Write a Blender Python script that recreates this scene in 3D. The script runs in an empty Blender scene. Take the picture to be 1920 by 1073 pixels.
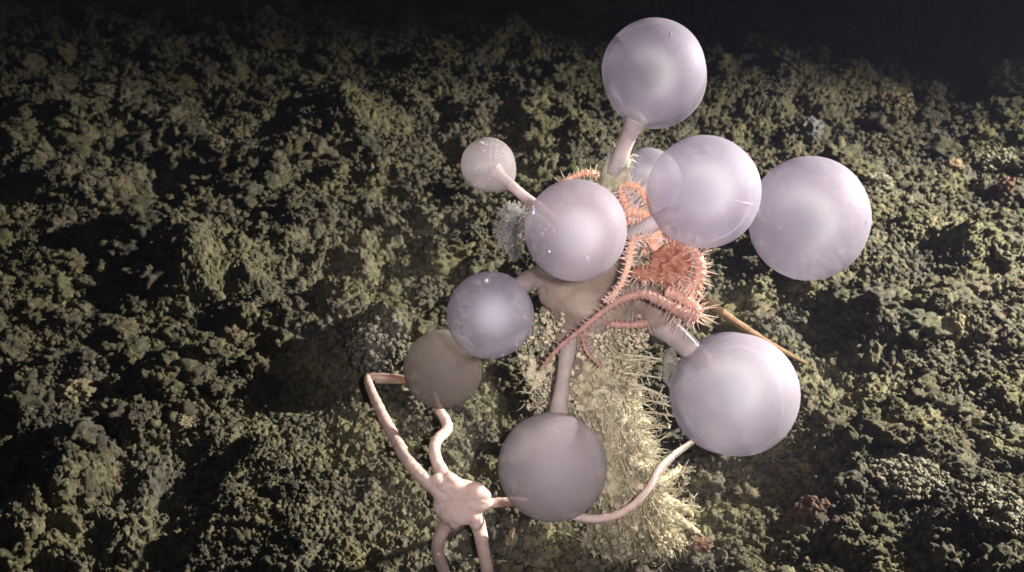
import bpy, math, random
import numpy as np
from mathutils import Vector, Matrix, noise as mnoise

random.seed(7)
RNG = np.random.default_rng(11)
scene = bpy.context.scene
COL = scene.collection

# ------------------------------------------------------------------ camera
CAM_H = 7.36
PITCH = math.radians(32.0)
F = 2318.0                      # focal length in pixels of a 1920 px wide frame
cam_d = bpy.data.cameras.new('camera')
cam = bpy.data.objects.new('camera', cam_d)
COL.objects.link(cam)
cam.location = (0, 0, CAM_H)
cam.rotation_euler = (math.radians(90) - PITCH, 0, 0)
cam_d.sensor_width = 36.0
cam_d.lens = 36.0 * F / 1920.0
cam_d.clip_end = 300.0
cam_d.dof.use_dof = True
cam_d.dof.focus_distance = 9.3
cam_d.dof.aperture_fstop = 1.7
scene.camera = cam

# ------------------------------------------------------------------ water dark and exposure
world = bpy.data.worlds.new('World')
scene.world = world
world.use_nodes = True
bg = world.node_tree.nodes['Background']
bg.inputs['Color'].default_value = (0.80, 0.80, 1.0, 1)
bg.inputs['Strength'].default_value = 0.115
scene.view_settings.view_transform = 'Standard'
scene.view_settings.look = 'None'
scene.view_settings.exposure = 0.0
scene.view_settings.gamma = 1.0
scene.cycles.use_denoising = True
scene.cycles.max_bounces = 10
scene.cycles.transparent_max_bounces = 24
scene.cycles.transmission_bounces = 8
scene.cycles.diffuse_bounces = 3
scene.cycles.volume_bounces = 5

# ------------------------------------------------------------------ the vehicle's lamps
def spot(name, loc, target, power, size_deg, blend, radius, color):
    d = bpy.data.lights.new(name, 'SPOT')
    d.energy = power
    d.spot_size = math.radians(size_deg)
    d.spot_blend = blend
    d.shadow_soft_size = radius
    d.color = color
    o = bpy.data.objects.new(name, d)
    COL.objects.link(o)
    o.location = loc
    v = Vector(target) - Vector(loc)
    o.rotation_euler = v.to_track_quat('-Z', 'Y').to_euler()
    return o
spot('vehicle_lamp', (15.0, 13.6, 7.4), (1.1, 8.7, 0.0), 112000, 76, 1.0, 0.12, (1.0, 0.95, 0.85))
spot('vehicle_fill_lamp', (0.9, -0.7, 8.1), (0.66, 7.0, 2.6), 11500, 26, 1.0, 0.25, (0.985, 0.91, 0.965))

# ------------------------------------------------------------------ pixels to points
CT, ST = math.cos(PITCH), math.sin(PITCH)
def P(px, py, depth):
    xc = (px - 960.0) / F * depth
    yc = -(py - 536.5) / F * depth
    return Vector((xc, depth * CT + yc * ST, CAM_H - depth * ST + yc * CT))
def S(px_len, depth):
    return px_len / F * depth
def G(px, py):
    yc = -(py - 536.5) / F
    dz = -ST + yc * CT
    depth = CAM_H / -dz
    return P(px, py, depth)

# ------------------------------------------------------------------ object helpers
def tag(o, label=None, cat=None, group=None, kind=None):
    if label: o['label'] = label
    if cat: o['category'] = cat
    if group: o['group'] = group
    if kind: o['kind'] = kind
    return o
def empty(name, loc):
    o = bpy.data.objects.new(name, None)
    COL.objects.link(o)
    o.location = loc
    o.empty_display_size = 0.1
    return o
def link(name, me, mat, parent=None, smooth=True):
    o = bpy.data.objects.new(name, me)
    COL.objects.link(o)
    if mat: me.materials.append(mat)
    if smooth:
        me.polygons.foreach_set('use_smooth', np.ones(len(me.polygons), dtype=bool))
    if parent is not None:
        o.parent = parent
        # meshes are written in world coordinates; only an Empty shifts its children
        if parent.type == 'EMPTY':
            o.matrix_parent_inverse = Matrix.Translation(-Vector(parent.location))
    return o

class MB:
    """collects shapes in world space"""
    def __init__(self):
        self.v = []; self.f = []
    def tube(self, pts, rads, sides=10, sub=6, cap=True, ripple=0.0, ripple_len=0.05, flat=1.0):
        """smooth tube through pts (Catmull-Rom) with one radius per point"""
        pts = [Vector(p) for p in pts]
        n = len(pts)
        path = []; rr = []
        for i in range(n - 1):
            p0 = pts[max(i-1, 0)]; p1 = pts[i]; p2 = pts[i+1]; p3 = pts[min(i+2, n-1)]
            for k in range(sub):
                t = k / sub
                a = 2*p1 + (p2-p0)*t + (2*p0-5*p1+4*p2-p3)*t*t + (3*p1-p0-3*p2+p3)*t*t*t
                path.append(a * 0.5)
                rr.append(rads[i] + (rads[i+1]-rads[i])*(t*t*(3-2*t)))
        path.append(pts[-1]); rr.append(rads[-1])
        base = len(self.v)
        up = Vector((0.13, 0.2, 1)).normalized()
        L = 0.0
        m = len(path)
        frames = []
        for i, p in enumerate(path):
            d = path[min(i+1, m-1)] - path[max(i-1, 0)]
            if d.length < 1e-9: d = Vector((0, 0, 1))
            d.normalize()
            if i > 0: L += (p - path[i-1]).length
            u = up - d * up.dot(d)
            if u.length < 1e-4: u = d.orthogonal()
            u.normalize(); up = u
            w = d.cross(u)
            r = rr[i]
            if ripple: r *= 1 + ripple * math.sin(L / ripple_len * 2 * math.pi)
            frames.append((p, d, u, w, r))
            for s in range(sides):
                a = 2*math.pi*s/sides
                q = p + (u * math.cos(a) * flat + w * math.sin(a)) * r
                self.v.append(q[:])
            if i > 0:
                b0 = base + (i-1)*sides; b1 = base + i*sides
                for s in range(sides):
                    s2 = (s+1) % sides
                    self.f.append((b0+s, b0+s2, b1+s2, b1+s))
        if cap:
            i0 = len(self.v); self.v.append((path[0] - frames[0][1]*rr[0]*0.6)[:])
            i1 = len(self.v); self.v.append((path[-1] + frames[-1][1]*rr[-1]*0.6)[:])
            be = base + (m-1)*sides
            for s in range(sides):
                s2 = (s+1) % sides
                self.f.append((i0, base+s2, base+s))
                self.f.append((i1, be+s, be+s2))
        return frames
    def thin(self, pts, rads, sides=4):
        """quick polyline tube, tapered"""
        base = len(self.v); m = len(pts)
        d = (pts[-1]-pts[0])
        if d.length < 1e-9: return
        u = d.orthogonal().normalized(); w = d.normalized().cross(u)
        for p, r in zip(pts, rads):
            for s in range(sides):
                a = 2*math.pi*s/sides
                self.v.append((p + (u*math.cos(a)+w*math.sin(a))*r)[:])
        for i in range(m-1):
            b0 = base+i*sides; b1 = b0+sides
            for s in range(sides):
                s2 = (s+1) % sides
                self.f.append((b0+s, b0+s2, b1+s2, b1+s))
        self.f.append(tuple(base+(m-1)*sides+s for s in range(sides)))
    def blob(self, c, r, rot=None, seg=20, rings=12, amp=0.0, freq=3.0, seed=0.0):
        """uneven ellipsoid; r is a number or a 3-tuple"""
        c = Vector(c)
        if not hasattr(r, '__len__'): r = (r, r, r)
        base = len(self.v)
        R = rot if rot is not None else Matrix.Identity(3)
        def put(d):
            k = 1.0
            if amp: k += amp * mnoise.fractal(Vector(d)*freq + Vector((seed, seed*1.7, seed*0.3)), 0.7, 2.1, 3)
            self.v.append((c + R @ Vector((d[0]*r[0]*k, d[1]*r[1]*k, d[2]*r[2]*k)))[:])
        put((0, 0, 1))
        for i in range(1, rings):
            t = math.pi*i/rings
            for s in range(seg):
                a = 2*math.pi*s/seg
                put((math.sin(t)*math.cos(a), math.sin(t)*math.sin(a), math.cos(t)))
        put((0, 0, -1))
        last = len(self.v)-1
        for s in range(seg):
            s2 = (s+1) % seg
            self.f.append((base, base+1+s, base+1+s2))
            for i in range(rings-2):
                b0 = base+1+i*seg; b1 = b0+seg
                self.f.append((b0+s, b1+s, b1+s2, b0+s2))
            b0 = base+1+(rings-2)*seg
            self.f.append((b0+s, last, b0+s2))
    def mesh(self, name):
        me = bpy.data.meshes.new(name)
        me.from_pydata(self.v, [], self.f)
        me.update()
        return me
    def build(self, name, mat, parent=None, smooth=True):
        return link(name, self.mesh(name), mat, parent, smooth)

def remesh(o, voxel, smooth_it=4):
    m = o.modifiers.new('join', 'REMESH'); m.mode = 'VOXEL'; m.voxel_size = voxel; m.use_smooth_shade = True
    s = o.modifiers.new('smooth', 'SMOOTH'); s.iterations = smooth_it; s.factor = 0.5
    return o

# ------------------------------------------------------------------ materials
def new_mat(name):
    m = bpy.data.materials.new(name); m.use_nodes = True
    nt = m.node_tree
    for n in list(nt.nodes): nt.nodes.remove(n)
    out = nt.nodes.new('ShaderNodeOutputMaterial')
    return m, nt, out
def N(nt, kind, **kw):
    n = nt.nodes.new(kind)
    for k, v in kw.items():
        if k in ('inputs',):
            for a, b in v.items(): n.inputs[a].default_value = b
        else: setattr(n, k, v)
    return n
def noise_tex(nt, scale, detail=6, rough=0.6, coord='Object', dist=0.0):
    tc = N(nt, 'ShaderNodeTexCoord')
    t = N(nt, 'ShaderNodeTexNoise', inputs={'Scale': scale, 'Detail': detail, 'Roughness': rough, 'Distortion': dist})
    nt.links.new(tc.outputs[coord], t.inputs['Vector'])
    return t
def ramp(nt, src, stops):
    r = N(nt, 'ShaderNodeValToRGB')
    e = r.color_ramp.elements
    while len(e) < len(stops): e.new(0.5)
    for el, (p, c) in zip(e, stops):
        el.position = p; el.color = (*c, 1)
    nt.links.new(src, r.inputs['Fac'])
    return r

def mat_tissue(name, c1, c2, scale=12, sss=0.5, rough=0.45, bump=0.25, bscale=60, rad=(0.12, 0.07, 0.05), spec=0.4, trans=0.0):
    """soft living tissue: principled with subsurface, uneven colour, fine bump"""
    m, nt, out = new_mat(name)
    t = noise_tex(nt, scale)
    r = ramp(nt, t.outputs['Fac'], [(0.35, c1), (0.65, c2)])
    b = N(nt, 'ShaderNodeBsdfPrincipled')
    nt.links.new(r.outputs['Color'], b.inputs['Base Color'])
    b.inputs['Roughness'].default_value = rough
    b.inputs['Specular IOR Level'].default_value = spec
    b.inputs['Subsurface Weight'].default_value = sss
    b.inputs['Subsurface Radius'].default_value = rad
    b.inputs['Subsurface Scale'].default_value = 1.0
    t2 = noise_tex(nt, bscale, 4, 0.6)
    bp = N(nt, 'ShaderNodeBump', inputs={'Strength': bump, 'Distance': 0.02})
    nt.links.new(t2.outputs['Fac'], bp.inputs['Height'])
    nt.links.new(bp.outputs['Normal'], b.inputs['Normal'])
    sh = b.outputs[0]
    if trans > 0:
        tr = N(nt, 'ShaderNodeBsdfTransparent')
        mx = N(nt, 'ShaderNodeMixShader', inputs={0: trans})
        nt.links.new(sh, mx.inputs[1]); nt.links.new(tr.outputs[0], mx.inputs[2])
        sh = mx.outputs[0]
    nt.links.new(sh, out.inputs['Surface'])
    return m

def mat_veil(name, col, centre=0.3, edge=0.9, power=2.0, gloss=0.1, tl=0.5, invert=False, bump=0.1, bscale=25, groug=0.42, sheen=0.0, vol=None):
    """thin milky skin: scatters a share of the light, lets the rest through"""
    m, nt, out = new_mat(name)
    t = noise_tex(nt, 5.0, 4, 0.6)
    r = ramp(nt, t.outputs['Fac'], [(0.3, tuple(c*0.93 for c in col)), (0.7, col)])
    d = N(nt, 'ShaderNodeBsdfDiffuse'); tl_ = N(nt, 'ShaderNodeBsdfTranslucent')
    nt.links.new(r.outputs['Color'], d.inputs['Color']); nt.links.new(r.outputs['Color'], tl_.inputs['Color'])
    mx = N(nt, 'ShaderNodeMixShader', inputs={0: tl})
    nt.links.new(d.outputs[0], mx.inputs[1]); nt.links.new(tl_.outputs[0], mx.inputs[2])
    tr = N(nt, 'ShaderNodeBsdfTransparent')
    lw = N(nt, 'ShaderNodeLayerWeight', inputs={'Blend': 0.5})
    pw = N(nt, 'ShaderNodeMath', operation='POWER', inputs={1: power})
    if invert:
        inv = N(nt, 'ShaderNodeMath', operation='SUBTRACT', inputs={0: 1.0})
        nt.links.new(lw.outputs['Facing'], inv.inputs[1])
        nt.links.new(inv.outputs[0], pw.inputs[0])
    else:
        nt.links.new(lw.outputs['Facing'], pw.inputs[0])
    mr = N(nt, 'ShaderNodeMapRange', inputs={'To Min': centre, 'To Max': edge})
    nt.links.new(pw.outputs[0], mr.inputs['Value'])
    mx2 = N(nt, 'ShaderNodeMixShader')
    nt.links.new(mr.outputs[0], mx2.inputs[0])
    nt.links.new(tr.outputs[0], mx2.inputs[1]); nt.links.new(mx.outputs[0], mx2.inputs[2])
    sh = mx2.outputs[0]
    if gloss > 0:
        g = N(nt, 'ShaderNodeBsdfGlossy', inputs={'Roughness': groug, 'Color': (0.9, 0.88, 1.0, 1)})
        fr = N(nt, 'ShaderNodeFresnel', inputs={'IOR': 1.25})
        ml = N(nt, 'ShaderNodeMath', operation='MULTIPLY_ADD', inputs={1: gloss, 2: sheen})
        nt.links.new(fr.outputs[0], ml.inputs[0])
        ad = N(nt, 'ShaderNodeMixShader')
        nt.links.new(ml.outputs[0], ad.inputs[0]); nt.links.new(sh, ad.inputs[1]); nt.links.new(g.outputs[0], ad.inputs[2])
        sh = ad.outputs[0]
    t2 = noise_tex(nt, bscale, 3, 0.5)
    bp = N(nt, 'ShaderNodeBump', inputs={'Strength': bump, 'Distance': 0.02})
    nt.links.new(t2.outputs['Fac'], bp.inputs['Height'])
    for n in (d, tl_): nt.links.new(bp.outputs['Normal'], n.inputs['Normal'])
    nt.links.new(sh, out.inputs['Surface'])
    if vol:
        vs = N(nt, 'ShaderNodeVolumeScatter', inputs={'Color': (*vol[0], 1), 'Density': vol[1], 'Anisotropy': 0.15})
        va = N(nt, 'ShaderNodeVolumeAbsorption', inputs={'Color': (*vol[0], 1), 'Density': vol[1]})
        av = N(nt, 'ShaderNodeAddShader')
        nt.links.new(vs.outputs[0], av.inputs[0]); nt.links.new(va.outputs[0], av.inputs[1])
        nt.links.new(av.outputs[0], out.inputs['Volume'])
    return m

def mat_cloud(name, col, dens, pw):
    """soft cloud of spicules inside a ball: milk that thickens towards the middle"""
    m, nt, out = new_mat(name)
    tr = N(nt, 'ShaderNodeBsdfTransparent')
    nt.links.new(tr.outputs[0], out.inputs['Surface'])
    tc = N(nt, 'ShaderNodeTexCoord')
    mp = N(nt, 'ShaderNodeVectorMath', operation='MULTIPLY_ADD')
    mp.inputs[1].default_value = (2, 2, 2); mp.inputs[2].default_value = (-1, -1, -1)
    nt.links.new(tc.outputs['Generated'], mp.inputs[0])
    ln = N(nt, 'ShaderNodeVectorMath', operation='LENGTH'); nt.links.new(mp.outputs[0], ln.inputs[0])
    inv = N(nt, 'ShaderNodeMath', operation='SUBTRACT', use_clamp=True, inputs={0: 1.0}); nt.links.new(ln.outputs['Value'], inv.inputs[1])
    pw_ = N(nt, 'ShaderNodeMath', operation='POWER', inputs={1: pw}); nt.links.new(inv.outputs[0], pw_.inputs[0])
    ml = N(nt, 'ShaderNodeMath', operation='MULTIPLY', inputs={1: dens}); nt.links.new(pw_.outputs[0], ml.inputs[0])
    vs = N(nt, 'ShaderNodeVolumeScatter', inputs={'Color': (*col, 1), 'Anisotropy': 0.0})
    nt.links.new(ml.outputs[0], vs.inputs['Density'])
    nt.links.new(vs.outputs[0], out.inputs['Volume'])
    return m

def mat_sediment(name, bump=0.6, attr=False):
    m, nt, out = new_mat(name)
    a = noise_tex(nt, 1.1, 5, 0.65)
    ra = ramp(nt, a.outputs['Fac'], [(0.36, (0.163, 0.154, 0.126)), (0.62, (0.250, 0.233, 0.140))])
    b = noise_tex(nt, 14, 6, 0.7)
    rb = ramp(nt, b.outputs['Fac'], [(0.33, (0.34, 0.33, 0.34)), (0.50, (0.9, 0.9, 0.88)), (0.70, (1.6, 1.52, 1.3))])
    mu = N(nt, 'ShaderNodeMix', data_type='RGBA', blend_type='MULTIPLY', inputs={0: 1.0})
    nt.links.new(ra.outputs['Color'], mu.inputs[6]); nt.links.new(rb.outputs['Color'], mu.inputs[7])
    c = noise_tex(nt, 5.0, 3, 0.5)
    rc = ramp(nt, c.outputs['Fac'], [(0.66, (0, 0, 0)), (0.72, (1, 1, 1))])
    mo = N(nt, 'ShaderNodeMix', data_type='RGBA', blend_type='MIX')
    mo.inputs[7].default_value = (0.26, 0.15, 0.085, 1)
    sc = N(nt, 'ShaderNodeMath', operation='MULTIPLY', inputs={1: 0.45})
    nt.links.new(rc.outputs['Color'], sc.inputs[0]); nt.links.new(sc.outputs[0], mo.inputs[0])
    nt.links.new(mu.outputs[2], mo.inputs[6])
    colour = mo.outputs[2]
    if attr:
        at = N(nt, 'ShaderNodeAttribute', attribute_name='tint')
        m3 = N(nt, 'ShaderNodeMix', data_type='RGBA', blend_type='MULTIPLY', inputs={0: 1.0})
        nt.links.new(colour, m3.inputs[6]); nt.links.new(at.outputs['Color'], m3.inputs[7])
        colour = m3.outputs[2]
    p = N(nt, 'ShaderNodeBsdfPrincipled', inputs={'Roughness': 0.9, 'Specular IOR Level': 0.12})
    nt.links.new(colour, p.inputs['Base Color'])
    f1 = noise_tex(nt, 45, 8, 0.75)
    bp = N(nt, 'ShaderNodeBump', inputs={'Strength': bump, 'Distance': 0.05})
    nt.links.new(f1.outputs['Fac'], bp.inputs['Height'])
    nt.links.new(bp.outputs['Normal'], p.inputs['Normal'])
    nt.links.new(p.outputs[0], out.inputs['Surface'])
    return m

M_sed = mat_sediment('sediment')
M_crumb = mat_sediment('sediment crumbs', 0.9, True)
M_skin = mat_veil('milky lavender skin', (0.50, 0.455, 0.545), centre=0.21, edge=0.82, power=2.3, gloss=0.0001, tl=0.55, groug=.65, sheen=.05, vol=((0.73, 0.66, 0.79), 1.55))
M_skin_warm = mat_veil('milky rosy skin', (0.48, 0.43, 0.48), centre=0.21, edge=0.82, power=2.3, gloss=0.0001, tl=0.55, groug=.65, sheen=.04, vol=((0.74, 0.65, 0.72), 2.3))  # slightly duller colour, offsets the fill lamp's closeness to the central ball
M_skin_bright = mat_veil('brightened milky skin', (0.55, 0.505, 0.57), centre=0.21, edge=0.82, power=2.3, gloss=0.0001, tl=0.55, groug=.65, sheen=.06, vol=((0.90, 0.845, 0.915), 1.45))  # paler colour paints in light that the left and low balls lack
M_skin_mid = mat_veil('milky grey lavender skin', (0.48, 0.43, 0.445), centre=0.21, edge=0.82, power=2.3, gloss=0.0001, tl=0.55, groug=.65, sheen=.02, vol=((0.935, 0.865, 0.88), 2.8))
M_skin_shade = mat_veil('milky skin in shade tone', (0.31, 0.275, 0.25), centre=0.30, edge=0.7, power=1.5, gloss=0.0001, tl=0.5, groug=.60, sheen=.01, vol=((0.68, 0.60, 0.54), 5.0))  # darker copy of the skin: this ball's shade is in its colour
M_shaded_arm = mat_tissue('dusky arm skin', (0.30, 0.155, 0.12), (0.44, 0.26, 0.205), 18, 0.2, 0.5, 0.3, 80, (0.05, 0.02, 0.015), 0.3)  # darker star skin, shade on two arms painted into the colour
M_shaded_spine = mat_tissue('dusky spines', (0.42, 0.25, 0.20), (0.55, 0.36, 0.30), 18, 0.1, 0.5, 0.1, 80, (0.05, 0.02, 0.015), 0.3)  # spines of those arms, shade painted in likewise
M_fold = mat_veil('loose membrane', (0.40, 0.36, 0.43), centre=0.08, edge=0.85, power=1.5, gloss=0.1)
M_crease = mat_veil('creased skin', (0.80, 0.74, 0.84), centre=0.45, edge=0.0, power=1.2, gloss=0.0001, tl=0.5, sheen=.03)
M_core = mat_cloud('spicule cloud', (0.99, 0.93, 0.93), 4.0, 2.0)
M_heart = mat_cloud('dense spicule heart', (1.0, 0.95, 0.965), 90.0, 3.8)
M_branch = mat_tissue('translucent branch', (0.50, 0.44, 0.42), (0.66, 0.58, 0.57), 9, 0.6, 0.45, 0.25, 40, (0.2, 0.15, 0.13), 0.4, 0.2)
M_branch_tan = mat_tissue('tan grey branch', (0.34, 0.285, 0.25), (0.48, 0.41, 0.37), 7, 0.7, 0.6, 0.3, 40, (0.2, 0.15, 0.13), 0.2, 0.2)
M_body = mat_tissue('tan sponge tissue', (0.26, 0.185, 0.14), (0.45, 0.36, 0.28), 3, 0.6, 0.6, 0.6, 30, (0.15, 0.10, 0.06), 0.2, 0.28)
M_sleeve = mat_tissue('yellowish sleeve', (0.48, 0.44, 0.27), (0.68, 0.62, 0.43), 10, 0.4, 0.6, 0.8, 50, (0.08, 0.06, 0.03), 0.3)
M_fibre = mat_tissue('root fibres', (0.42, 0.365, 0.225), (0.64, 0.565, 0.38), 6, 0.25, 0.6, 0.3, 60, (0.04, 0.03, 0.02), 0.3)
M_gel = mat_veil('clear tissue', (0.50, 0.47, 0.42), centre=0.35, edge=0.7, power=1.5, gloss=0.3, bump=0.3, bscale=14)
M_fuzz = mat_veil('glassy fuzz', (0.62, 0.60, 0.56), centre=0.5, edge=0.9, power=1.5, gloss=0.5)
M_pink = mat_tissue('pink star skin', (0.76, 0.56, 0.47), (0.86, 0.69, 0.60), 14, 0.35, 0.5, 0.35, 70, (0.10, 0.05, 0.035), 0.35)
M_orange = mat_tissue('orange star skin', (0.44, 0.225, 0.16), (0.62, 0.38, 0.28), 18, 0.3, 0.5, 0.3, 80, (0.08, 0.03, 0.02), 0.35)
M_orange_dark = mat_tissue('brick orange skin', (0.26, 0.095, 0.055), (0.42, 0.18, 0.11), 18, 0.3, 0.5, 0.3, 80, (0.08, 0.03, 0.02), 0.35)
M_spine = mat_tissue('pale spines', (0.80, 0.56, 0.45), (0.88, 0.72, 0.62), 10, 0.2, 0.4, 0.1, 50, (0.05, 0.03, 0.02), 0.4)
M_tan = mat_tissue('tan arm', (0.22, 0.135, 0.075), (0.32, 0.20, 0.115), 14, 0.2, 0.5, 0.4, 60, (0.04, 0.02, 0.01), 0.3)

# ================================================================== SEABED
def hash2(ix, iy, seed):
    h = (ix.astype(np.int64) * 374761393 + iy.astype(np.int64) * 668265263 + seed * 1442695041) & 0xFFFFFFFF
    h = ((h ^ (h >> 13)) * 1274126177) & 0xFFFFFFFF
    h = (h ^ (h >> 16)) & 0xFFFFFFFF
    return h
def hf(ix, iy, seed):
    return (hash2(ix, iy, seed) / 4294967295.0).astype(np.float32)
def vnoise(x, y, seed):
    ix = np.floor(x).astype(np.int32); iy = np.floor(y).astype(np.int32)
    fx = (x - ix).astype(np.float32); fy = (y - iy).astype(np.float32)
    ux = fx*fx*(3-2*fx); uy = fy*fy*(3-2*fy)
    a = hf(ix, iy, seed); b = hf(ix+1, iy, seed); c = hf(ix, iy+1, seed); d = hf(ix+1, iy+1, seed)
    return (a + (b-a)*ux)*(1-uy) + (c + (d-c)*ux)*uy
def fbm(x, y, seed, octs=4, gain=0.5):
    s = np.zeros_like(x, dtype=np.float32); a = 1.0; t = 0.0
    for o in range(octs):
        s += a * vnoise(x, y, seed+o*17); t += a
        x = x*2.03 + 11.3; y = y*2.03 - 7.1; a *= gain
    return s / t
def lumps(x, y, cell, seed, rmin=0.35, rmax=0.75, prob=1.0):
    """height of half-round clumps scattered one to a cell"""
    x = x/cell; y = y/cell
    ix = np.floor(x).astype(np.int32); iy = np.floor(y).astype(np.int32)
    h = np.zeros_like(x, dtype=np.float32)
    for dx in (-1, 0, 1):
        for dy in (-1, 0, 1):
            cx = ix+dx; cy = iy+dy
            hh = hash2(cx, cy, seed)
            px = cx + (hh & 1023)/1023.0
            py = cy + ((hh >> 10) & 1023)/1023.0
            r = rmin + (rmax-rmin)*((hh >> 20) & 255)/255.0
            if prob < 1: r = np.where(((hh >> 28) & 15) < prob*16, r, 1e-3)
            d2 = ((x-px)**2 + (y-py)**2)/(r*r)
            k = np.sqrt(np.maximum(0, 1-d2))*r
            h = np.maximum(h, k.astype(np.float32))
    return h*cell

# large clumps and rises seen in the photograph: pixel, radius, height
RISES = [(740, 672, .48, .62), (700, 650, .30, .35), (360, 500, .75, .42), (300, 470, .6, .35), (500, 590, .45, .22),
         (140, 380, .8, .40), (200, 240, 1.1, .55), (1640, 650, .55, .38), (1720, 640, .45, .30), (1850, 740, .6, .28),
         (1300, 780, .5, .30), (1700, 880, .55, .30), (1880, 960, .5, .28), (1740, 780, .6, .20), (1530, 860, .45, .25),
         (1800, 600, .5, .3), (80, 820, .5, .25), (130, 910, .5, .25), (420, 830, .25, .12), (660, 240, .8, .35),
         (780, 340, .7, .28), (1860, 250, .8, .35), (40, 300, .6, .4), (1450, 140, 1.2, .35), (1100, 260, .8, .3),
         (560, 420, .6, .3), (1810, 480, .5, .35), (1640, 150, 1.2, .4), (250, 1010, .4, .2), (1010, 1010, .35, .15),
         (1440, 880, .35, .2), (1250, 1000, .4, .12), (560, 970, .35, .15), (1650, 520, .35, .22), (930, 660, .35, .3), (1560, 520, .4, .25)]
HOLLOWS = [(215, 545, .75, -.38), (590, 725, .6, -.22), (1560, 715, .5, -.3), (1700, 700, .35, -.22), (1470, 930, .45, -.22), (330, 345, .7, -.25),
           (940, 745, .3, -.22), (1180, 1000, .4, -.06), (1840, 560, .4, -.2), (1320, 930, .5, -.15), (740, 1000, .4, -.08), (1680, 930, .3, -.2)]
FEAT = []
for (a, b, r, h) in RISES + HOLLOWS:
    g = G(a, b); FEAT.append((g.x, g.y, r*.9, h*.75))

def macro(x, y):
    z = (fbm(x*0.28+3, y*0.28, 5, 3)-0.5)*0.6
    z += (fbm(x*0.9, y*0.9+9, 8, 3)-0.5)*0.38
    # the near left field lies flat; keep the base of the sponge at zero height
    g = G(600, 900)
    flat = np.exp(-(((x-g.x)/2.2)**2 + ((y-g.y)/1.6)**2)**1.5)
    g2 = G(1130, 1010)
    flat2 = np.exp(-(((x-g2.x)/1.6)**2 + ((y-g2.y)/1.2)**2))
    z *= (1-0.8*flat)*(1-0.9*flat2)
    for (fx, fy, r, h) in FEAT:
        d2 = ((x-fx)**2+(y-fy)**2)/(r*r)
        z += h*np.exp(-d2*1.6)
    return z.astype(np.float32), flat

NX, NY = 1500, 1400
v = np.linspace(0, 1, NY)
yy = 5.6 * (27.0/5.6)**v                     # rows: geometric spacing
yy = np.concatenate([[-6, 1, 3.5, 4.6], yy, [28.5, 31, 36, 45]])
u = np.linspace(-1, 1, NX)
u = np.concatenate([[-3, -2.4, -1.9, -1.5, -1.2, -1.07], u, [1.07, 1.2, 1.5, 1.9, 2.4, 3]])
UU, YY = np.meshgrid(u, yy)
HW = 0.9 + 0.50*np.clip(YY, 5.6, 27)
XX = UU*HW
X = XX.astype(np.float64); Y = YY.astype(np.float64)
Zm, FLAT = macro(X, Y)
wx = (fbm(X*1.6, Y*1.6, 31, 4)-0.5)*0.55 + (fbm(X*9, Y*9, 33, 3)-0.5)*0.10
wy = (fbm(X*1.6+40, Y*1.6, 35, 4)-0.5)*0.55 + (fbm(X*9+70, Y*9, 37, 3)-0.5)*0.10
Xw = X+wx; Yw = Y+wy
amp = np.clip(0.45 + 1.3*(fbm(X*0.55+5, Y*0.55, 50, 2)-0.25), 0.35, 1.25)
amp = amp*(1-0.55*FLAT)
Z1 = lumps(Xw, Yw, 0.62, 101, .25, .60, .60)*0.50
Z2 = lumps(Xw*1.02+3, Yw*0.99, 0.30, 102, .22, .62, .60)*0.5
Z2 += (fbm(X*3.4+9, Y*3.4, 130, 4)-0.5)*0.30
ZA = Zm + (Z1 + Z2)*amp
Xv = X + (fbm(X*22, Y*22, 61, 2)-0.5)*0.045; Yv = Y + (fbm(X*22+9, Y*22, 63, 2)-0.5)*0.045
Z3 = lumps(Xv, Yv, 0.105, 103, .25, .70, .70)*0.5
Z3b = lumps(Xv+5, Yv-3, 0.064, 113, .28, .70, .85)*0.45
Z4 = lumps(Xv+0.03, Yv, 0.036, 104, .30, .70, .9)*0.5
amp3 = np.clip(0.8+2.6*(fbm(X*1.9, Y*1.9+5, 70, 3)-0.5), .25, 1.5)
Z = ZA + Z3*amp3 + Z3b*np.clip(1.5-amp3*.5, .6, 1.2) + Z4
Z += (fbm(X*34, Y*34, 80, 3)-0.5)*0.05
# sideways push of the rounded tops, so that clumps overhang a little
push = (fbm(X*3.1+2, Y*3.1, 90, 3)-0.5)*0.30
XP = X + push*(Z-Zm)*1.2
YP = Y + (fbm(X*3.1+50, Y*3.1, 92, 3)-0.5)*0.3*(Z-Zm)
ny, nx = X.shape
co = np.empty((ny*nx, 3), dtype=np.float32)
co[:, 0] = XP.ravel(); co[:, 1] = YP.ravel(); co[:, 2] = Z.ravel()
me = bpy.data.meshes.new('seabed')
me.vertices.add(ny*nx); me.vertices.foreach_set('co', co.ravel())
idx = np.arange(ny*nx, dtype=np.int32).reshape(ny, nx)
quads = np.stack([idx[:-1, :-1], idx[:-1, 1:], idx[1:, 1:], idx[1:, :-1]], axis=-1).reshape(-1, 4)
nf = len(quads)
me.loops.add(nf*4); me.loops.foreach_set('vertex_index', quads.ravel())
me.polygons.add(nf); me.polygons.foreach_set('loop_start', np.arange(0, nf*4, 4, dtype=np.int32))
me.update(calc_edges=True)
seabed = link('seabed', me, M_sed)
tag(seabed, kind='structure')

def ground_z(x, y):
    j = int(np.clip(np.searchsorted(yy, y), 1, ny-2)); hw = 0.9+0.5*min(max(y, 5.6), 27)
    i = int(np.clip(np.searchsorted(u, x/hw), 1, nx-2))
    return float(np.median(Z[max(j-6, 0):j+6, max(i-6, 0):i+6]))
def on_ground(px, py, lift=0.0):
    """point where the pixel's line of sight meets the uneven bed"""
    for k in range(200):
        depth = 8.0 + k*0.09
        p = P(px, py, depth)
        if p.z <= ground_z(p.x, p.y): break
    return Vector((p.x, p.y, ground_z(p.x, p.y)+lift))

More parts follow.
